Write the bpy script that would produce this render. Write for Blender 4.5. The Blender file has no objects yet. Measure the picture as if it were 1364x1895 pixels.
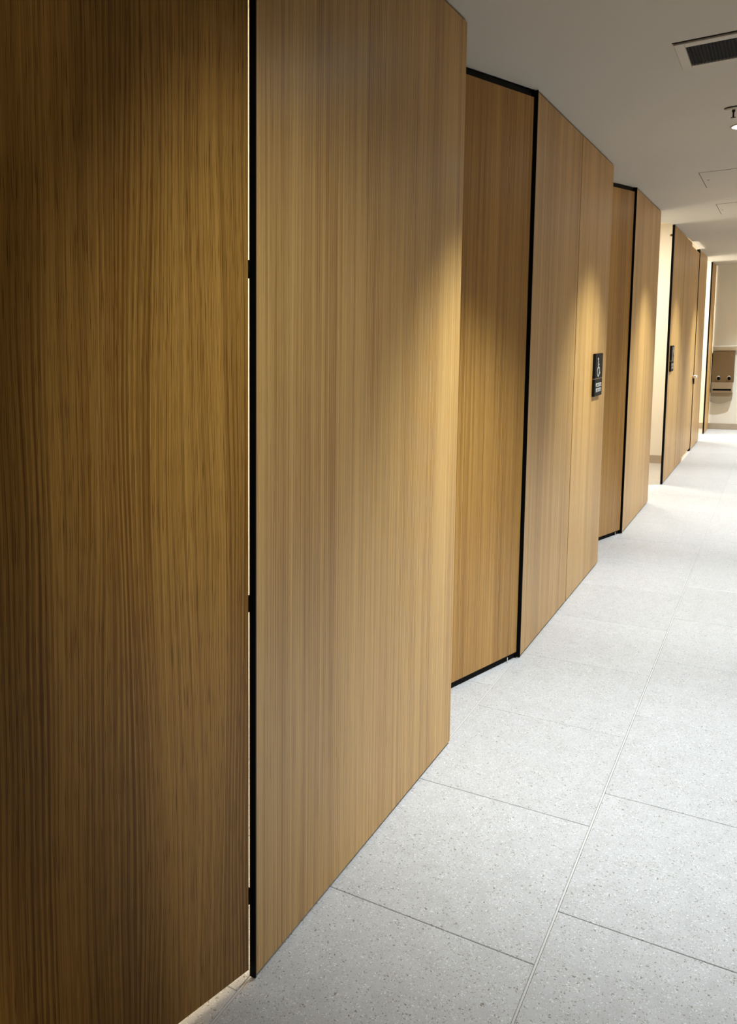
import bpy, bmesh, math, random
from mathutils import Vector, Matrix
random.seed(7)
S = bpy.context.scene
COL = S.collection

# ------------------------------------------------------------------ camera
HC = 2.776            # ceiling height
WX = -0.958           # face of the panel row
cam = bpy.data.cameras.new('camera')
co = bpy.data.objects.new('camera', cam)
COL.objects.link(co)
yaw, pit, rol = 0.6945139, -0.1051727, -0.02387771
fwd = Vector((-math.sin(yaw) * math.cos(pit), math.cos(yaw) * math.cos(pit), math.sin(pit)))
rt = Vector((math.cos(yaw), math.sin(yaw), 0))
up = rt.cross(fwd)
r2 = math.cos(rol) * rt + math.sin(rol) * up
u2 = -math.sin(rol) * rt + math.cos(rol) * up
M = Matrix((r2, u2, -fwd)).transposed().to_4x4()
M.translation = Vector((0, 0, 1.6))
co.matrix_world = M
cam.sensor_fit = 'AUTO'
cam.sensor_width = 36
cam.lens = 1613.62578 / 1895 * 36
cam.shift_x = (682 - 107.564) / 1895
cam.shift_y = (820.104 - 947.5) / 1895
cam.clip_start = 0.05
cam.clip_end = 100
S.camera = co

# ------------------------------------------------------------------ world, exposure
w = bpy.data.worlds.new('world')
S.world = w
w.use_nodes = True
w.node_tree.nodes['Background'].inputs[0].default_value = (1.0, 0.93, 0.82, 1)
w.node_tree.nodes['Background'].inputs[1].default_value = 0.02
S.view_settings.view_transform = 'Standard'
S.view_settings.look = 'None'
S.view_settings.gamma = 1
S.view_settings.use_curve_mapping = False
S.view_settings.exposure = 0.0

SPOT_POWER = 330
POOL_POWER = 170
ACCENT_POWER = 205
SPOT_COL = (0.82, 0.91, 1.0)
LIGHT_Y = [0.4, 3.72, 6.41, 9.2, 12.0, 14.8, 17.6]
LIGHT_X = -0.19
STALL_POWER = 60
STALL_COL = (1.0, 0.99, 0.92)
SCONCE_POWER = 40

# ------------------------------------------------------------------ materials
def srgb(r, g, b):
    f = lambda c: (c / 255 / 12.92) if c <= 10 else ((c / 255 + 0.055) / 1.055) ** 2.4
    return (f(r), f(g), f(b), 1)

def new_mat(name, col=None, rough=0.5, metal=0.0):
    m = bpy.data.materials.new(name)
    m.use_nodes = True
    b = m.node_tree.nodes['Principled BSDF']
    if col: b.inputs['Base Color'].default_value = col
    b.inputs['Roughness'].default_value = rough
    b.inputs['Metallic'].default_value = metal
    return m, m.node_tree, b

def nd(nt, t, **kw):
    n = nt.nodes.new(t)
    for k, v in kw.items():
        if k.startswith('i_'):
            n.inputs[k[2:].replace('_', ' ')].default_value = v
        else:
            setattr(n, k, v)
    return n

def ramp(nt, stops):
    r = nt.nodes.new('ShaderNodeValToRGB')
    e = r.color_ramp.elements
    while len(e) < len(stops): e.new(0.5)
    for q, (p, c) in zip(e, stops):
        q.position = p; q.color = c
    return r

def paint(name, col, rough=0.6, var=0.03, scale=3.0):
    """painted / plain surface with very light mottling and fine bump"""
    m, nt, b = new_mat(name, col, rough)
    g = nd(nt, 'ShaderNodeTexCoord')
    n = nd(nt, 'ShaderNodeTexNoise', i_Scale=scale, i_Detail=4.0)
    nt.links.new(g.outputs['Object'], n.inputs['Vector'])
    d = tuple(c * (1 - var) for c in col[:3]) + (1,)
    u = tuple(min(1, c * (1 + var)) for c in col[:3]) + (1,)
    r = ramp(nt, [(0.3, d), (0.7, u)])
    nt.links.new(n.outputs['Fac'], r.inputs['Fac'])
    nt.links.new(r.outputs['Color'], b.inputs['Base Color'])
    n2 = nd(nt, 'ShaderNodeTexNoise', i_Scale=180.0, i_Detail=2.0)
    nt.links.new(g.outputs['Object'], n2.inputs['Vector'])
    bp = nd(nt, 'ShaderNodeBump', i_Strength=0.04, i_Distance=0.002)
    nt.links.new(n2.outputs['Fac'], bp.inputs['Height'])
    nt.links.new(bp.outputs['Normal'], b.inputs['Normal'])
    return m

def wood(name, cathedral, light, dark, pore=0.35, rough=0.40):
    """vertical grained oak laminate; grain runs along local Z, across local Y"""
    m, nt, b = new_mat(name, light, rough)
    b.inputs['Specular IOR Level'].default_value = 0.28
    L = nt.links.new
    tc = nd(nt, 'ShaderNodeTexCoord')
    oi = nd(nt, 'ShaderNodeObjectInfo')
    off = nd(nt, 'ShaderNodeVectorMath', operation='SCALE')
    cmb = nd(nt, 'ShaderNodeCombineXYZ', i_X=3.1, i_Y=17.3, i_Z=7.7)
    L(cmb.outputs[0], off.inputs[0]); L(oi.outputs['Random'], off.inputs['Scale'])
    ad = nd(nt, 'ShaderNodeVectorMath', operation='ADD')
    L(tc.outputs['Object'], ad.inputs[0]); L(off.outputs[0], ad.inputs[1])
    # slow sideways wander of the grain
    mpw = nd(nt, 'ShaderNodeMapping'); mpw.inputs['Scale'].default_value = (1, 3.2, 0.55)
    L(ad.outputs[0], mpw.inputs['Vector'])
    wn = nd(nt, 'ShaderNodeTexNoise', i_Scale=1.0, i_Detail=2.0)
    L(mpw.outputs[0], wn.inputs['Vector'])
    wm = nd(nt, 'ShaderNodeMath', operation='MULTIPLY_ADD')
    wm.inputs[1].default_value = cathedral; wm.inputs[2].default_value = -cathedral / 2
    L(wn.outputs['Fac'], wm.inputs[0])
    wc = nd(nt, 'ShaderNodeCombineXYZ'); L(wm.outputs[0], wc.inputs['Y'])
    ad2 = nd(nt, 'ShaderNodeVectorMath', operation='ADD')
    L(ad.outputs[0], ad2.inputs[0]); L(wc.outputs[0], ad2.inputs[1])
    def streak(sy, sz, det, src=ad2):
        mp = nd(nt, 'ShaderNodeMapping'); mp.inputs['Scale'].default_value = (1, sy, sz)
        L(src.outputs[0], mp.inputs['Vector'])
        n = nd(nt, 'ShaderNodeTexNoise', i_Scale=1.0, i_Detail=det, i_Roughness=0.6)
        L(mp.outputs[0], n.inputs['Vector'])
        return n.outputs['Fac']
    broad = streak(6, 0.2, 2.0)
    mid = streak(85, 0.4, 4.0)
    fine = streak(270, 0.9, 2.0)
    pores = streak(520, 9.0, 1.0, ad)
    # growth rings
    wv = nd(nt, 'ShaderNodeTexWave', wave_type='BANDS', bands_direction='Y', i_Scale=22.0, i_Distortion=1.2, i_Detail=2.0)
    wv.inputs['Detail Scale'].default_value = 0.4
    mpv = nd(nt, 'ShaderNodeMapping'); mpv.inputs['Scale'].default_value = (1, 1, 0.12)
    L(ad2.outputs[0], mpv.inputs['Vector']); L(mpv.outputs[0], wv.inputs['Vector'])
    def mul(a, k, c=None):
        n = nd(nt, 'ShaderNodeMath', operation='MULTIPLY_ADD')
        L(a, n.inputs[0]); n.inputs[1].default_value = k
        if c is None: n.inputs[2].default_value = 0
        else: L(c, n.inputs[2])
        return n.outputs[0]
    # rings appear only in some bands of the sheet
    msk = ramp(nt, [(0.45, (0, 0, 0, 1)), (0.62, (1, 1, 1, 1))]); L(streak(5, 0.3, 1.0, ad), msk.inputs['Fac'])
    rm = nd(nt, 'ShaderNodeMath', operation='MULTIPLY'); L(wv.outputs['Fac'], rm.inputs[0]); L(msk.outputs['Color'], rm.inputs[1])
    v = mul(broad, 0.24)
    v = mul(mid, 0.48, v)
    v = mul(fine, 0.52, v)
    v = mul(rm.outputs[0], -0.16, v)
    pr = ramp(nt, [(0.30, (1, 1, 1, 1)), (0.44, (0, 0, 0, 1))]); L(pores, pr.inputs['Fac'])
    v = mul(pr.outputs['Color'], -pore * 0.35, v)
    cr = ramp(nt, [(0.40, dark), (0.56, tuple((a + c) / 2 for a, c in zip(light[:3], dark[:3])) + (1,)), (0.73, light)])
    L(v, cr.inputs['Fac']); L(cr.outputs['Color'], b.inputs['Base Color'])
    bp = nd(nt, 'ShaderNodeBump', i_Strength=0.12, i_Distance=0.001)
    L(v, bp.inputs['Height']); L(bp.outputs['Normal'], b.inputs['Normal'])
    return m

def terrazzo(name):
    m, nt, b = new_mat(name, srgb(200, 198, 192), 0.42)
    L = nt.links.new
    g = nd(nt, 'ShaderNodeNewGeometry')
    oi = nd(nt, 'ShaderNodeObjectInfo')
    mp = nd(nt, 'ShaderNodeMapping'); mp.inputs['Scale'].default_value = (1.0, 0.75, 1.0)
    L(g.outputs['Position'], mp.inputs['Vector'])
    wn = nd(nt, 'ShaderNodeTexNoise', i_Scale=90.0, i_Detail=1.0)
    L(mp.outputs[0], wn.inputs['Vector'])
    mixv = nd(nt, 'ShaderNodeVectorMath', operation='MULTIPLY_ADD')
    L(wn.outputs['Color'], mixv.inputs[0]); mixv.inputs[1].default_value = (0.014, 0.014, 0); L(mp.outputs[0], mixv.inputs[2])
    def chips(scale, thr, seedcol):
        v = nd(nt, 'ShaderNodeTexVoronoi', i_Scale=scale)
        v.inputs['Randomness'].default_value = 1.0
        L(mixv.outputs[0], v.inputs['Vector'])
        near = ramp(nt, [(0.22, (1, 1, 1, 1)), (0.34, (0, 0, 0, 1))]); L(v.outputs['Distance'], near.inputs['Fac'])
        sx = nd(nt, 'ShaderNodeSeparateColor'); L(v.outputs['Color'], sx.inputs[0])
        pick = nd(nt, 'ShaderNodeMath', operation='GREATER_THAN'); pick.inputs[1].default_value = thr
        L(sx.outputs[seedcol], pick.inputs[0])
        mu = nd(nt, 'ShaderNodeMath', operation='MULTIPLY'); L(near.outputs[0], mu.inputs[0]); L(pick.outputs[0], mu.inputs[1])
        return mu.outputs[0]
    base = ramp(nt, [(0.3, srgb(187, 186, 182)), (0.7, srgb(201, 200, 196))])
    n = nd(nt, 'ShaderNodeTexNoise', i_Scale=14.0, i_Detail=6.0); n.inputs['Roughness'].default_value = 0.75
    L(mp.outputs[0], n.inputs['Vector']); L(n.outputs['Fac'], base.inputs['Fac'])
    col = base.outputs[0]
    for sc, th, ch, c in ((300, 0.35, 'Green', srgb(176, 172, 162)), (190, 0.55, 'Blue', srgb(226, 225, 222)), (210, 0.60, 'Red', srgb(152, 146, 133)), (150, 0.84, 'Red', srgb(132, 125, 110))):
        mx = nd(nt, 'ShaderNodeMix', data_type='RGBA')
        L(chips(sc, th, ch), mx.inputs['Factor']); L(col, mx.inputs['A']); mx.inputs['B'].default_value = c
        col = mx.outputs['Result']
    # slight tone change tile to tile
    mr = nd(nt, 'ShaderNodeMapRange'); mr.inputs['To Min'].default_value = 0.965; mr.inputs['To Max'].default_value = 1.035
    L(oi.outputs['Random'], mr.inputs['Value'])
    hs = nd(nt, 'ShaderNodeHueSaturation'); L(mr.outputs[0], hs.inputs['Value']); L(col, hs.inputs['Color'])
    L(hs.outputs[0], b.inputs['Base Color'])
    rr = nd(nt, 'ShaderNodeMapRange'); rr.inputs['To Min'].default_value = 0.34; rr.inputs['To Max'].default_value = 0.5
    L(n.outputs['Fac'], rr.inputs['Value']); L(rr.outputs[0], b.inputs['Roughness'])
    return m

def emitter(name, col, strength):
    m = bpy.data.materials.new(name); m.use_nodes = True
    nt = m.node_tree; nt.nodes.clear()
    o = nt.nodes.new('ShaderNodeOutputMaterial'); e = nt.nodes.new('ShaderNodeEmission')
    e.inputs[0].default_value = col; e.inputs[1].default_value = strength
    nt.links.new(e.outputs[0], o.inputs[0])
    return m

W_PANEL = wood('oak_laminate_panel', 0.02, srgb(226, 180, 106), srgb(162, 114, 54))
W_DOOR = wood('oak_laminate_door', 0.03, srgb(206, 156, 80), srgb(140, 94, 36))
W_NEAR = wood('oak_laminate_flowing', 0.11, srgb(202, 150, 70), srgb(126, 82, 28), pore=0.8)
BLACK, _, _b = new_mat('black_metal_trim', (0.0015, 0.0015, 0.0015, 1), 0.5)
_b.inputs['Specular IOR Level'].default_value = 0.08
REVEAL = paint('reveal_brown', srgb(120, 86, 46), 0.6, 0.05)
BLACKP = paint('black_recess', (0.005, 0.0045, 0.004, 1), 0.8, 0.1)
BLACKP.node_tree.nodes['Principled BSDF'].inputs['Specular IOR Level'].default_value = 0.1
CEIL = paint('ceiling_paint', srgb(204, 197, 184), 0.85, 0.015, 1.2)
WALLP = paint('cream_wall_paint', srgb(232, 226, 210), 0.6, 0.015, 1.5)
WALLR = paint('corridor_wall_paint', srgb(222, 214, 198), 0.7, 0.02, 1.5)
WALLD = paint('dark_lobby_paint', srgb(120, 108, 92), 0.8, 0.03, 1.5)  # dark tone given to unseen near walls to cut bounced light
BASEB = paint('baseboard_tile', srgb(176, 160, 138), 0.5, 0.03, 9)
GROUT = paint('grout', srgb(112, 108, 98), 0.85, 0.06, 60)
TERR = terrazzo('terrazzo')
JOINTM = paint('pale_joint_filler', srgb(206, 202, 194), 0.6, 0.02, 40)
STEEL, _nt, _b = new_mat('brushed_steel', srgb(158, 142, 116), 0.38, 0.5)
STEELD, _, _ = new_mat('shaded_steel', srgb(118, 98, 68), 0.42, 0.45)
CHROME, _, _ = new_mat('chrome', (0.75, 0.74, 0.72, 1), 0.12, 1.0)
DARKM, _, _ = new_mat('dark_bronze', (0.03, 0.025, 0.02, 1), 0.35, 0.8)
SIGNM = paint('sign_plate_dark', srgb(14, 12, 9), 0.6, 0.06, 20)
SIGNM.node_tree.nodes['Principled BSDF'].inputs['Specular IOR Level'].default_value = 0.2
SIGNE, _, _ = new_mat('sign_edge_black', (0.004, 0.004, 0.004, 1), 0.5)
WHITEP, _, _ = new_mat('white_plastic', srgb(232, 230, 222), 0.5)
SIGNW, _, _ = new_mat('sign_letter_grey', srgb(186, 183, 174), 0.5)
VENTP = paint('vent_paint', srgb(196, 188, 172), 0.5, 0.02, 4)
VENTD, _, _ = new_mat('vent_dark', srgb(10, 8, 6), 0.9)
LENS = emitter('lamp_lens', (0.92, 0.96, 1.0, 1), 9.0)
for m_ in (STEEL, STEELD):   # brushed grain
    nt = m_.node_tree; b = nt.nodes['Principled BSDF']
    tc = nd(nt, 'ShaderNodeTexCoord'); mp = nd(nt, 'ShaderNodeMapping'); mp.inputs['Scale'].default_value = (3, 3, 260)
    n = nd(nt, 'ShaderNodeTexNoise', i_Scale=1.0, i_Detail=3.0)
    nt.links.new(tc.outputs['Object'], mp.inputs[0]); nt.links.new(mp.outputs[0], n.inputs['Vector'])
    r = nd(nt, 'ShaderNodeMapRange'); r.inputs['To Min'].default_value = 0.28; r.inputs['To Max'].default_value = 0.48
    nt.links.new(n.outputs['Fac'], r.inputs['Value']); nt.links.new(r.outputs[0], b.inputs['Roughness'])

# ------------------------------------------------------------------ helpers
def link(name, mesh, parent=None, loc=(0, 0, 0), rz=0):
    o = bpy.data.objects.new(name, mesh)
    COL.objects.link(o)
    o.location = loc
    o.rotation_euler = (0, 0, rz)
    if parent: o.parent = parent
    return o

def mesh_of(bm, name, mat, smooth=False):
    me = bpy.data.meshes.new(name)
    bm.normal_update()
    if smooth:
        for f in bm.faces: f.smooth = True
    bm.to_mesh(me); bm.free()
    me.materials.append(mat)
    return me

def add_box(bm, a, b, bevel=0.0):
    vs = [bm.verts.new((x, y, z)) for x in (a[0], b[0]) for y in (a[1], b[1]) for z in (a[2], b[2])]
    idx = [(0, 1, 3, 2), (4, 6, 7, 5), (0, 4, 5, 1), (2, 3, 7, 6), (0, 2, 6, 4), (1, 5, 7, 3)]
    fs = [bm.faces.new([vs[i] for i in f]) for f in idx]
    if bevel > 0:
        es = list({e for f in fs for e in f.edges})
        bmesh.ops.bevel(bm, geom=es, offset=bevel, segments=1, profile=0.5, affect='EDGES')

def box(name, a, b, mat, parent=None, bevel=0.0, loc=(0, 0, 0), rz=0):
    bm = bmesh.new(); add_box(bm, a, b, bevel)
    bmesh.ops.recalc_face_normals(bm, faces=bm.faces)
    return link(name, mesh_of(bm, name, mat), parent, loc, rz)

def prism(name, pts, z0, z1, mat, parent=None, loc=(0, 0, 0)):
    bm = bmesh.new()
    lo = [bm.verts.new((x, y, z0)) for x, y in pts]
    hi = [bm.verts.new((x, y, z1)) for x, y in pts]
    bm.faces.new(lo); bm.faces.new(hi)
    for i in range(len(pts)):
        j = (i + 1) % len(pts)
        bm.faces.new((lo[i], lo[j], hi[j], hi[i]))
    bmesh.ops.recalc_face_normals(bm, faces=bm.faces)
    return link(name, mesh_of(bm, name, mat), parent, loc)

def lathe(prof, seg=32, axis='Z', sx=1.0, sy=1.0):
    """prof: list of (r, h). returns bmesh; axis Z up, or Y"""
    bm = bmesh.new()
    rings = []
    for r, h in prof:
        if r < 1e-6:
            rings.append([bm.verts.new((0, 0, h))])
        else:
            rings.append([bm.verts.new((r * sx * math.cos(2 * math.pi * k / seg), r * sy * math.sin(2 * math.pi * k / seg), h)) for k in range(seg)])
    for A, B in zip(rings, rings[1:]):
        for k in range(seg):
            k2 = (k + 1) % seg
            vs = []
            for q in ((A[k % len(A)]), (A[k2 % len(A)]), (B[k2 % len(B)]), (B[k % len(B)])):
                if q not in vs: vs.append(q)
            if len(vs) > 2: bm.faces.new(vs)
    if axis == 'Y':
        bmesh.ops.rotate(bm, verts=bm.verts, matrix=Matrix.Rotation(math.radians(90), 3, 'X'))
    if axis == 'X':
        bmesh.ops.rotate(bm, verts=bm.verts, matrix=Matrix.Rotation(math.radians(90), 3, 'Y'))
    bmesh.ops.recalc_face_normals(bm, faces=bm.faces)
    return bm

def thing(name, label, cat, loc=(0, 0, 0), group=None, rz=0):
    o = bpy.data.objects.new(name, None)
    COL.objects.link(o)
    o.empty_display_size = 0.1
    o.location = loc; o.rotation_euler = (0, 0, rz)
    o['label'] = label; o['category'] = cat
    if group: o['group'] = group
    return o

def struct(o):
    o['kind'] = 'structure'
    return o

# ------------------------------------------------------------------ layout numbers
YB = 18.68                     # back wall
XL = -2.75                     # back of the stalls
XR = 1.75                      # right wall of the corridor
Y0 = -1.6                      # wall behind the camera
SLOPE = 0.225                  # angled closed doors
TH = 0.014                     # panel thickness
# panels: near edge, far edge, seams
PAN = [(1.885, 3.559, []), (4.765, 7.140, [5.957]), (8.357, 10.092, []), (11.40, 13.675, [12.77]),
       (14.97, 16.46, []), (17.66, 18.66, [])]
STALL_TOP = 2.985

# ------------------------------------------------------------------ structure: floor
fl = struct(box('floor', (XL - 0.1, Y0 - 0.1, -0.12), (XR + 1.5, YB + 0.25, -0.0050), GROUT))
TW, TL = 0.5560, 0.8255        # tile pitch across and along the corridor
XJ = -0.4168
def tile_mesh(wx, ly):
    bm = bmesh.new()
    add_box(bm, (0, 0, -0.012), (wx, ly, 0.0))
    bmesh.ops.recalc_face_normals(bm, faces=bm.faces)
    es = [e for e in bm.edges if all(v.co.z > -0.001 for v in e.verts)]
    bmesh.ops.bevel(bm, geom=es, offset=0.0012, segments=1, affect='EDGES')
    return mesh_of(bm, 'tile', TERR)
GX, GY = 0.0062, 0.0038
full = tile_mesh(TW - GX, TL - GY)
for i in range(-4, 7):
    xa = XJ + i * TW + GX / 2
    ph = 2.369 if (i % 2) else 2.645
    if xa + TW < XL: continue
    k = math.floor((Y0 - ph) / TL)
    box('joint_filler', (xa - GX / 2 - 0.0024, Y0, -0.006), (xa - GX / 2 + 0.0024, YB, -0.0010), JOINTM, fl)
    while ph + k * TL < YB:
        ya = ph + k * TL
        k += 1
        if ya + TL > YB + 0.02:
            me = tile_mesh(TW - GX, YB + 0.02 - ya)
        else:
            me = full
        if ya < Y0 - 0.5 or (xa > XR and ya > 3.0): continue
        link('tile', me, fl, (xa, ya + GY / 2, random.uniform(-0.0002, 0.0002)))

# ------------------------------------------------------------------ structure: ceiling (follows the sawtooth of the doors)
def door_near(pn):            # hidden near end of an angled door line ending at panel start pn
    return pn - 1.205
pts = [(XR, Y0), (XR, YB), (WX, YB)]
pts_left = []
ends = [(None, 1.885)] + []
saw = []
prev_far = None
for i, (a, b, s) in enumerate(PAN):
    if i == 4:                # door before this panel is flush
        saw += [(WX - 0.004, a)]
    else:
        saw += [(WX - 0.30, a - 1.21), (WX - 0.012, a)]
    saw += [(WX - 0.012 if i != 3 else WX - 0.004, b)]
saw[-1] = (WX - 0.012, YB)
pts = [(XR + 1.35, Y0), (XR + 1.35, 3.0), (XR, 3.0), (XR, YB)] + list(reversed(saw)) + [(WX - 0.30, Y0)]
# header panels above door 1..: ceiling slab is an L shaped edge
cl = struct(prism('ceiling', pts, HC, STALL_TOP, CEIL))
box('stall_ceiling', (XL, Y0, STALL_TOP), (XR + 1.35, YB, STALL_TOP + 0.1), WALLP, cl)

# walls
struct(box('wall_back', (XL, YB, 0), (XR, YB + 0.15, 3.08), WALLP))
struct(box('wall_right_near', (XR, 2.9, 0), (XR + 0.15, 5.2, 3.08), WALLD))  # unseen stretch, kept dark so less light bounces to the near end
struct(box('wall_right', (XR, 5.2, 0), (XR + 0.15, YB, 3.08), WALLR))
struct(box('wall_lobby', (XR + 1.2, Y0, 0), (XR + 1.35, 2.9, 3.08), WALLD))  # unseen dark lobby side, added to reduce bounce near the camera
struct(box('wall_return', (XR, 2.9, 0), (XR + 1.35, 3.05, 3.08), WALLD))  # closes the added dark lobby
struct(box('wall_left', (XL - 0.15, Y0, 0), (XL, YB, 3.08), WALLP))
struct(box('wall_front', (XL, Y0 - 0.15, 0), (XR + 1.35, Y0, 3.08), WALLD))
for n, y in enumerate((0.55, 3.42, 6.90, 9.80, 13.33, 16.30)):
    struct(box('wall_stall', (XL, y, 0), (WX - 0.32 if n != 4 else WX - 0.03, y + 0.09, STALL_TOP), WALLP))
    if n == 4:
        struct(box('baseboard_stall', (XL, y - 0.012, 0), (WX - 0.03, y, 0.10), BASEB))
struct(box('baseboard_back', (XL, YB - 0.014, 0), (XR, YB, 0.10), BASEB, bevel=0.002))
struct(box('baseboard_right', (XR - 0.014, 2.9, 0), (XR, YB - 0.014, 0.10), BASEB, bevel=0.002))

# ------------------------------------------------------------------ panels between the doors
plabels = [
    'wide plain oak wall panel with black near edge, the largest, beside the ajar door',
    'oak wall panel in two leaves carrying the dark wheelchair sign',
    'plain oak wall panel just before the first bright open doorway',
    'far oak wall panel in two leaves with narrow dark sign, beyond the first bright doorway',
    'narrow plain oak wall panel between the door with the small handle and the second bright opening',
    'last thin oak wall panel standing against the cream end wall',
]
for i, (a, b, seams) in enumerate(PAN):
    t = thing('wall_panel', plabels[i], 'wall panel', (WX, a, 0), 'oak panels between the stall doors')
    cuts = [a + 0.002] + seams + [b]
    for c0, c1 in zip(cuts, cuts[1:]):
        gap = 0.009 if i < 3 else 0.022
        g0 = gap if c0 != cuts[0] else 0
        g1 = gap if c1 != cuts[-1] else 0
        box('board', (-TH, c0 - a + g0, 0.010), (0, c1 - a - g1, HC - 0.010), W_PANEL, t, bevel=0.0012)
    # black metal edge at the near end, strips added to stop stall light leaking at top and base, rear jamb
    o = box('edge_trim', (-TH - (0.001 if i < 3 else 0.004), -0.004, 0.004), (0.0006, 0.0018, HC - 0.002), BLACK, t)
    if i > 2: box('edge_return', (0.0, 0.0, 0.006), (0.0012, 0.045, HC - 0.004), BLACK, t)
    box('top_rail', (-0.020, 0.012, HC - 0.030), (-TH - 0.002, b - a, HC), BLACK, t)
    box('plinth', (-0.018, 0.006, 0.0), (-TH + 0.006 - 0.008, b - a - 0.003, 0.03), BLACK, t)
    for s in seams:
        box('stud', (-0.05, s - a - 0.03, 0.03), (-TH - 0.001, s - a + 0.03, HC - 0.045), BLACKP, t)
        box('reveal_strip', (-TH - 0.001, s - a - gap + 0.0005, 0.010), (-0.0025, s - a + gap - 0.0005, HC - 0.010), REVEAL, t)
    if i < 5 and i != 3:
        box('jamb', (-0.29, b - a - 0.05, 0.0), (-TH - 0.001, b - a - 0.012, HC), W_PANEL, t)

# ------------------------------------------------------------------ doors
def door(y_hinge, slope, length, label, mat, lit=False, handle=False, x_end=-0.972, z0=0.032, z1=HC - 0.034, name='stall_door'):
    """leaf whose far (hinge) end is at (x_end, y_hinge); local Y runs from far end towards camera (negative)"""
    ang = math.atan(slope)
    t = thing(name, label, 'door', (x_end, y_hinge, 0), 'oak stall doors', rz=-ang)
    # local +y rotated by -ang goes to (+sin, cos): far end is the front-most one
    box('leaf', (-0.030, -length, z0), (0.0, 0.0, z1), mat, t, bevel=0.0012)
    return t

# door 0: ajar, hinges show against the lit stall
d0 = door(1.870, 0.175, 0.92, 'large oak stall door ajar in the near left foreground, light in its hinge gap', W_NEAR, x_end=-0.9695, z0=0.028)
for z0, z1 in ((1.758, 1.800), (0.960, 1.000), (0.205, 0.245)):
    bm = lathe([(0, 0), (0.0055, 0), (0.006, 0.002), (0.006, z1 - z0 - 0.002), (0.0055, z1 - z0), (0, z1 - z0)], 16)
    h = link('hinge', mesh_of(bm, 'hinge', BLACK, True), d0, (-0.004, 0.003, z0))
    box('hinge_leaf', (-0.010, -0.030, 0), (-0.0015, 0.002, z1 - z0), BLACK, h)
# doors 1 and 2: shut
for yh, lab in ((4.748, 'dark-gapped oak stall door shut between the large plain panel and the wheelchair sign panel'),
                (8.340, 'narrow-looking oak stall door shut just beyond the wheelchair sign')):
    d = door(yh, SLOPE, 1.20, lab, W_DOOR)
    ln = 1.20
    box('header', (-0.030, -ln, HC - 0.030), (-0.010, -0.006, HC), BLACK, d)
    box('threshold', (-0.030, -ln, 0.0), (-0.009, -0.006, 0.036), BLACKP, d)
    box('floor_clip', (-0.009, -0.100, 0.0), (0.002, -0.092, 0.026), CHROME, d)
    box('hinge_stile', (-0.012, -0.002, 0.0), (-0.003, 0.010, HC), BLACK, d)
# door 3 (beyond the open stall): flush, lit stall behind, occupied indicator
d3 = door(14.955, 0.0, 1.262, 'far oak stall door nearly flush, bright light under and over it, small handle', W_PANEL, x_end=WX - 0.004, z0=0.040, z1=HC - 0.050)
bm = lathe([(0, 0), (0.030, 0), (0.032, 0.003), (0.030, 0.006), (0, 0.006)], 20, 'X')
rose = link('handle_rose', mesh_of(bm, 'handle_rose', STEEL, True), d3, (0.0, -0.09, 1.016))
box('handle', (0.006, -0.055, 0.010), (0.045, 0.090, 0.040), WHITEP, rose, bevel=0.004)
box('lock_turn', (0.006, -0.028, -0.075), (0.022, 0.028, 0.002), DARKM, rose, bevel=0.003)
box('top_pivot', (-0.028, -0.03, HC - 0.040), (0.0, 0.012, HC - 0.002), BLACK, d3)
box('bottom_pivot', (-0.028, -0.05, 0.0), (0.0, 0.01, 0.044), BLACK, d3)

# ------------------------------------------------------------------ signs
def sign_mesh_text(body, size, mat, name):
    cu = bpy.data.curves.new(name, 'FONT')
    cu.body = body; cu.size = size; cu.align_x = 'CENTER'; cu.align_y = 'CENTER'; cu.extrude = 0.0008
    cu.offset = 0.0004
    o = bpy.data.objects.new(name, cu); COL.objects.link(o)
    dg = bpy.context.evaluated_depsgraph_get()
    me = bpy.data.meshes.new_from_object(o.evaluated_get(dg))
    bpy.data.objects.remove(o); bpy.data.curves.remove(cu)
    me.materials.clear(); me.materials.append(mat)
    me.name = name
    return me

def wheel_symbol(seg=24):
    """wheelchair pictogram in the local YZ plane: head, body, seat, leg, big wheel ring"""
    bm = bmesh.new()
    x0, x1 = 0.0, 0.0014
    def poly(pts):
        lo = [bm.verts.new((x0, p[0], p[1])) for p in pts]; hi = [bm.verts.new((x1, p[0], p[1])) for p in pts]
        bm.faces.new(lo); bm.faces.new(hi)
        for i in range(len(pts)):
            j = (i + 1) % len(pts); bm.faces.new((lo[i], lo[j], hi[j], hi[i]))
    def bar(p, q, w):
        p = Vector(p); q = Vector(q); d = (q - p).normalized(); n = Vector((-d.y, d.x)) * w / 2
        poly([p + n, q + n, q - n, p - n])
    poly([(-0.026 + 0.016 * math.cos(a), 0.062 + 0.011 * math.sin(a)) for a in [2 * math.pi * k / 18 for k in range(18)]])
    bar((-0.024, 0.048), (-0.018, -0.004), 0.020)
    bar((-0.022, 0.022), (0.022, 0.020), 0.009)
    bar((-0.020, -0.002), (0.034, -0.006), 0.013)
    bar((0.032, -0.004), (0.052, -0.050), 0.013)
    bar((0.050, -0.048), (0.068, -0.044), 0.008)
    # ring
    a0, a1 = math.radians(115), math.radians(395)
    n = seg
    ro, ri = 0.046, 0.035
    cy, cz = -0.006, -0.034
    for k in range(n):
        t0 = a0 + (a1 - a0) * k / n; t1 = a0 + (a1 - a0) * (k + 1) / n
        poly([(cy + ro * 1.05 * math.cos(t0), cz + ro * 0.86 * math.sin(t0)), (cy + ro * 1.05 * math.cos(t1), cz + ro * 0.86 * math.sin(t1)),
              (cy + ri * 1.05 * math.cos(t1), cz + ri * 0.86 * math.sin(t1)), (cy + ri * 1.05 * math.cos(t0), cz + ri * 0.86 * math.sin(t0))])
    bmesh.ops.recalc_face_normals(bm, faces=bm.faces)
    return bm

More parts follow.
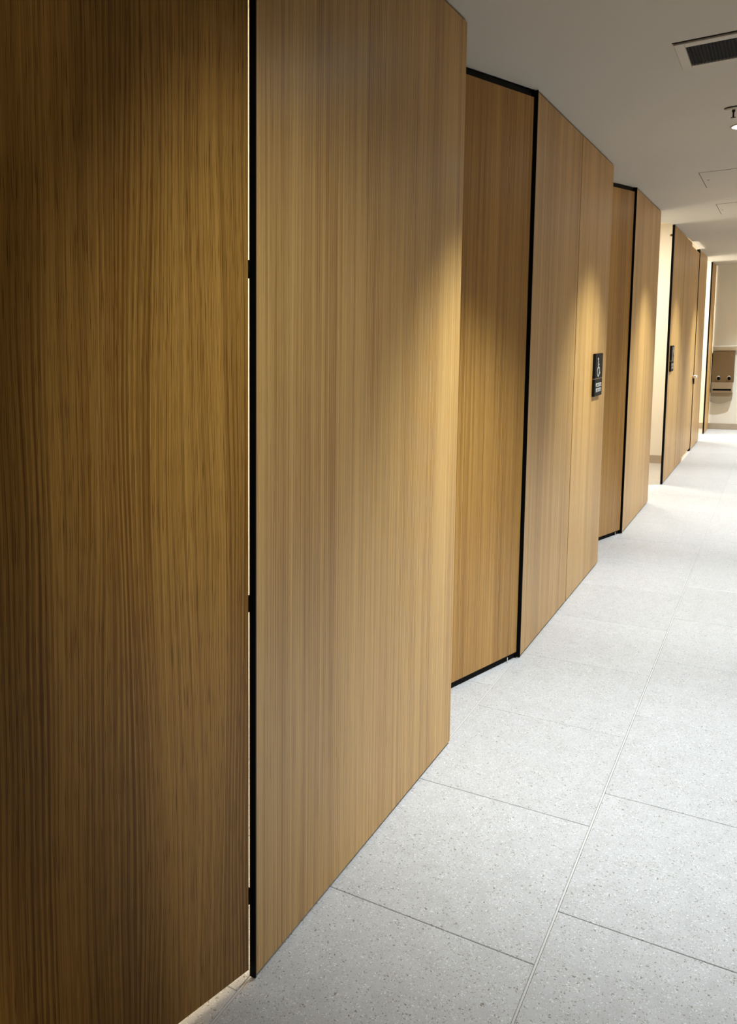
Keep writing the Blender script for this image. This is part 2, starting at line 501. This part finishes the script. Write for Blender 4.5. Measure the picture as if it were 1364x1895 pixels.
def make_sign(y0, y1, label, lines, three=False):
    yc = (y0 + y1) / 2; wdt = y1 - y0
    t = thing('restroom_sign', label, 'sign', (WX + 0.001, yc, 1.36), 'restroom signs')
    T = 0.016
    up_ = box('upper_plate', (0.0, -wdt / 2, -0.022), (T, wdt / 2, 0.140), SIGNM, t, bevel=0.002)
    lo_ = box('lower_plate', (0.0, -wdt / 2, -0.140), (T, wdt / 2, -0.028), SIGNM, t, bevel=0.002)
    box('joint_strip', (0.0, -wdt / 2 + 0.004, -0.030), (T - 0.004, wdt / 2 - 0.004, -0.020), STEEL, t)
    sy = wdt / 0.37
    if three:
        # person pictogram above a small wheelchair pictogram
        bm = lathe([(0, 0), (0.017, 0), (0.017, 0.0014), (0, 0.0014)], 18, 'X')
        link('symbol_head', mesh_of(bm, 'symbol_head', SIGNW), up_, (T, 0, 0.108))
        bm = bmesh.new()
        for a_, b_ in (((-0.030, 0.062), (0.030, 0.092)), ((-0.020, 0.036), (-0.002, 0.066)), ((0.002, 0.036), (0.020, 0.066))):
            add_box(bm, (0, a_[0], a_[1]), (0.0014, b_[0], b_[1]))
        link('symbol_body', mesh_of(bm, 'symbol_body', SIGNW), up_, (T, 0, 0))
        o = link('wheelchair_symbol', mesh_of(wheel_symbol(), 'wheelchair_symbol', SIGNW), up_, (T, 0, 0.008))
        o.scale = (1, 0.7, 0.36)
    else:
        o = link('wheelchair_symbol', mesh_of(wheel_symbol(), 'wheelchair_symbol', SIGNW), up_, (T, -0.022, 0.050))
        o.scale = (1, 0.95, 0.86)
    for k, (tx, sz) in enumerate(lines):
        me = sign_mesh_text(tx, 0.036, SIGNW, 'lettering')
        o = link('lettering', me, lo_, (T + 0.0006, 0, -0.068 - 0.034 * k))
        w_ = max(v.co.x for v in me.vertices) - min(v.co.x for v in me.vertices)
        o.rotation_euler = (math.radians(90), 0, math.radians(90))
        o.scale = (sz * wdt / w_, 1, 1)
    return t
make_sign(6.600, 6.885, 'dark plaque with white wheelchair symbol on the second oak panel, nearer of the two signs',
          (('ACCESSIBLE', 0.78), ('RESTROOM', 0.68)))
make_sign(11.53, 11.80, 'small dark plaque on the far oak panel beside the first bright doorway', (('RESTROOM', 0.7), ('ROOM', 0.5)), True)

# ------------------------------------------------------------------ downlights along the corridor, plus one added accent lamp
for k, y in enumerate(LIGHT_Y):
    t = thing('ceiling_downlight',
              ['round ceiling downlight above the ajar near door, turned towards the large plain panel',
               'round ceiling downlight opposite the large plain panel, first before the air vent',
               'round white ceiling downlight cut by the right edge, just beyond the sprinkler',
               'round ceiling downlight beside the first flush access panel',
               'round ceiling downlight opposite the panel with the far narrow sign',
               'round ceiling downlight opposite the far door with the small handle',
               'last round ceiling downlight in front of the cream end wall'][k], 'ceiling light',
              (LIGHT_X if k else 0.7, y, HC), 'round ceiling downlights')
    R = 0.112
    bm = lathe([(R * 0.93, 0.0), (R, 0.0), (R, -0.004), (R * 0.98, -0.006), (R * 0.94, -0.006), (R * 0.93, -0.002), (R * 0.93, 0.0)], 40)
    link('trim_ring', mesh_of(bm, 'trim_ring', VENTP, True), t)
    bm = lathe([(0, -0.001), (R * 0.925, -0.001), (R * 0.925, -0.004), (0, -0.004)], 40)
    link('lens', mesh_of(bm, 'lens', LENS if k else WHITEP), t)
    ld = bpy.data.lights.new('downlight_beam', 'SPOT')
    ld.energy = SPOT_POWER; ld.color = SPOT_COL
    ld.spot_size = math.radians(94); ld.spot_blend = 0.95
    ld.shadow_soft_size = 0.045
    lo = bpy.data.objects.new('downlight_beam', ld)
    COL.objects.link(lo); lo.parent = t; lo.location = (0, 0, -0.03)
    aim = Vector((-0.04, 0, -1))
    if k == 0:               # unseen accent lamp, added to brighten the near panel and door
        ld.energy = ACCENT_POWER; ld.spot_size = math.radians(52); ld.spot_blend = 1.0
        aim = Vector((-1.66, 2.15, -1.75))
    else:                    # tight centre of the same beam
        l2 = ld.copy(); l2.energy = POOL_POWER; l2.spot_size = math.radians(62); l2.spot_blend = 1.0
        o2 = bpy.data.objects.new('downlight_centre_beam', l2)
        COL.objects.link(o2); o2.parent = t; o2.location = (0, 0, -0.03)
    lo.rotation_euler = aim.to_track_quat('-Z', 'Y').to_euler()

# lights inside the lit stalls: one on the ceiling, one on the rear wall
for x, y, ys, where in ((-1.85, 0.85, 1.1, 'behind the large ajar door'), (-1.75, 11.9, 11.5, 'inside the first bright open doorway'),
                        (-1.75, 14.9, 14.6, 'behind the far door with the small handle'), (-1.75, 17.5, 17.5, 'inside the second bright doorway by the end wall')):
    t = thing('stall_light', 'square ceiling light of the stall ' + where, 'ceiling light', (x, y, STALL_TOP), 'stall ceiling lights')
    box('frame', (-0.2, -0.2, -0.02), (0.2, 0.2, 0.0), VENTP, t, bevel=0.003)
    ld = bpy.data.lights.new('stall_lamp', 'AREA')
    ld.shape = 'SQUARE'; ld.size = 0.34; ld.energy = STALL_POWER; ld.color = STALL_COL
    lo = bpy.data.objects.new('stall_lamp', ld)
    COL.objects.link(lo); lo.parent = t; lo.location = (0, 0, -0.03)
    t = thing('mirror_light', 'slim wall light in the stall ' + where, 'wall light', (XL, ys, 1.78), 'stall wall lights')
    box('housing', (0.0, -0.30, -0.03), (0.035, 0.30, 0.03), VENTP, t, bevel=0.004)
    ld = bpy.data.lights.new('mirror_lamp', 'AREA')
    ld.shape = 'RECTANGLE'; ld.size = 0.06; ld.size_y = 0.56; ld.energy = SCONCE_POWER * (0.35 if y == 11.9 else 1.6 if y == 14.9 else 1.0); ld.color = STALL_COL
    lo = bpy.data.objects.new('mirror_lamp', ld)
    COL.objects.link(lo); lo.parent = t; lo.location = (0.045, 0, 0); lo.rotation_euler = (0, math.radians(-90), 0)

# ------------------------------------------------------------------ ceiling vent
vt = thing('ceiling_vent', 'rectangular ceiling air vent with dark slatted grille and pale frame', 'vent', (-0.08, 4.64, HC))
hx, hy = 0.328, 0.206
bm = bmesh.new()
for a_, b_ in (((-hx, -hy), (-hx + 0.036, hy)), ((hx - 0.036, -hy), (hx, hy)), ((-hx + 0.036, -hy), (hx - 0.036, -hy + 0.058)), ((-hx + 0.036, hy - 0.032), (hx - 0.036, hy))):
    add_box(bm, (a_[0], a_[1], -0.010), (b_[0], b_[1], 0.0), 0.002)
link('frame', mesh_of(bm, 'frame', VENTP), vt)
box('shadow_gap', (-hx - 0.004, -hy - 0.010, -0.002), (hx + 0.004, -hy, 0.0), BLACK, vt)
box('backing', (-hx + 0.034, -hy + 0.056, -0.002), (hx - 0.034, hy - 0.030, 0.0), VENTD, vt)
bm = bmesh.new(); add_box(bm, (-0.0008, -hy + 0.058, -0.009), (0.0008, hy - 0.032, -0.002))
sl = mesh_of(bm, 'slat', paint('slat_metal', srgb(46, 40, 30), 0.8, 0.05))
x = -hx + 0.036 + 0.0105
while x < hx - 0.04:
    o = link('slat', sl, vt, (x, 0, 0)); x += 0.0118

# ------------------------------------------------------------------ sprinkler
sp = thing('fire_sprinkler', 'small metal fire sprinkler head hanging from the ceiling by the right edge', 'sprinkler', (-0.266, 5.87, HC))
bm = lathe([(0, 0), (0.034, 0), (0.034, -0.003), (0.028, -0.010), (0.016, -0.012), (0, -0.012)], 28)
link('escutcheon', mesh_of(bm, 'escutcheon', VENTP, True), sp)
bm = lathe([(0.032, 0), (0.040, 0), (0.040, -0.004), (0.032, -0.006), (0.032, 0)], 28)
link('rim_ring', mesh_of(bm, 'rim_ring', DARKM, True), sp)
bm = lathe([(0, -0.010), (0.007, -0.010), (0.007, -0.022), (0.004, -0.026), (0.004, -0.050), (0, -0.050)], 14)
link('stem', mesh_of(bm, 'stem', DARKM, True), sp)
bm = lathe([(0, -0.050), (0.011, -0.050), (0.011, -0.053), (0, -0.053)], 20)
link('deflector', mesh_of(bm, 'deflector', DARKM, True), sp)

# ------------------------------------------------------------------ ceiling access panels
def access(x0, y0, wx, ly, label, latch):
    t = thing('access_panel', label, 'access panel', (x0, y0, HC), 'flush ceiling access panels')
    g = 0.005
    bm = bmesh.new()
    for a_, b_ in (((0, 0), (wx, g)), ((0, g), (g, ly - g)), ((wx - g, g), (wx, ly - g)), ((0, ly - g), (wx, ly))):
        add_box(bm, (a_[0], a_[1], -0.0012), (b_[0], b_[1], 0.0))
    link('shadow_joint', mesh_of(bm, 'shadow_joint', paint('joint_grey', srgb(84, 74, 58), 0.8)), t)
    box('cover', (g, g, -0.0020), (wx - g, ly - g, -0.0004), CEIL, t)
    bm = lathe([(0, -0.0016), (0.008, -0.0016), (0.008, -0.004), (0, -0.004)], 14)
    link('latch', mesh_of(bm, 'latch', DARKM), t, (latch[0] - x0, latch[1] - y0, 0))
access(-0.547, 7.99, 0.60, 0.86, 'faint square access panel flush in the ceiling, nearer and larger outline', (-0.510, 8.40))
access(-0.545, 10.00, 0.60, 0.86, 'fainter access panel flush in the ceiling, farther along, with a dark latch dot', (-0.518, 10.478))

# ------------------------------------------------------------------ shelf and steel dispenser on the end wall
sh = thing('wall_ledge', 'thin pale ledge on the cream end wall above the steel dispenser', 'ledge', (-0.945, YB, 1.34))
box('shelf_board', (0, -0.10, 0.064), (1.4, 0, 0.084), WALLP, sh, bevel=0.003)
box('apron', (0, -0.05, 0.0), (1.4, 0, 0.064), WALLP, sh, bevel=0.002)
un = thing('steel_dispenser', 'brushed steel wall dispenser with two round knobs and black slot on the end wall', 'dispenser', (-0.79, YB, 0.44))
box('cabinet', (-0.150, -0.10, 0.365), (0.150, 0.0, 0.890), STEELD, un, bevel=0.004)
box('lower_panel', (-0.150, -0.115, 0.188), (0.138, 0.0, 0.365), STEEL, un, bevel=0.004)
box('side_gasket', (-0.160, -0.09, 0.19), (-0.150, 0.0, 0.86), BLACK, un)  # black strip standing in for the shadow along the cabinet's left side
for x in (-0.058, 0.084):
    bm = lathe([(0, 0), (0.030, 0), (0.031, 0.012), (0.026, 0.022), (0.015, 0.026), (0.013, 0.018), (0, 0.018)], 28, sx=1.0, sy=1.0)
    bmesh.ops.rotate(bm, verts=bm.verts, matrix=Matrix.Rotation(math.radians(90), 3, 'X'))
    k = link('knob', mesh_of(bm, 'knob', CHROME, True), un, (x, -0.10, 0.440))
    k.scale = (1.05, 1, 1.35)
    bm = lathe([(0, 0), (0.024, 0), (0.022, 0.008), (0, 0.009)], 20)
    bmesh.ops.rotate(bm, verts=bm.verts, matrix=Matrix.Rotation(math.radians(90), 3, 'X'))
    link('knob_core', mesh_of(bm, 'knob_core', BLACK, True), k, (0.003, -0.0185, -0.004))
sf = box('slot_frame', (-0.136, -0.122, 0.214), (0.134, -0.113, 0.262), STEEL, un, bevel=0.002)
box('slot', (-0.126, -0.1235, 0.226), (0.124, -0.1215, 0.256), BLACK, un)
# rounded catch bowl
bm = bmesh.new()
n = 20; fr = []; bk = []
for k in range(n + 1):
    px_ = -0.155 + 0.290 * k / n
    zz = 0.002 + 0.062 * ((k / n - 0.42) / 0.58) ** 2
    fr.append((px_, zz))
top = [(0.146, 0.190), (-0.155, 0.190)]
loop = fr + top
lo_ = [bm.verts.new((p[0], -0.085, p[1])) for p in loop]; hi_ = [bm.verts.new((p[0], 0.0, p[1])) for p in loop]
bm.faces.new(lo_); bm.faces.new(hi_)
for i in range(len(loop)):
    j = (i + 1) % len(loop); bm.faces.new((lo_[i], lo_[j], hi_[j], hi_[i]))
bmesh.ops.recalc_face_normals(bm, faces=bm.faces)
link('catch_bowl', mesh_of(bm, 'catch_bowl', paint('pale_steel', srgb(146, 132, 108), 0.45, 0.02)), un)
bm = lathe([(0, 0), (0.006, 0), (0.006, 0.006), (0, 0.006)], 12)
bmesh.ops.rotate(bm, verts=bm.verts, matrix=Matrix.Rotation(math.radians(90), 3, 'X'))
lk = mesh_of(bm, 'lock', CHROME)
link('lock', lk, un, (0.105, -0.100, 0.820)); link('lock', lk, un, (0.085, -0.115, 0.338))

# ------------------------------------------------------------------ coat hook on the inner wall of the open stall
hk = thing('coat_hook', 'tiny metal hook high on the bright wall inside the first open doorway', 'hook', (-1.150, 13.33, 2.845))
bm = lathe([(0, 0), (0.014, 0), (0.014, 0.006), (0.006, 0.010), (0.006, 0.035), (0.010, 0.040), (0, 0.044)], 16)
bmesh.ops.rotate(bm, verts=bm.verts, matrix=Matrix.Rotation(math.radians(90), 3, 'X'))
link('peg', mesh_of(bm, 'peg', STEELD, True), hk)
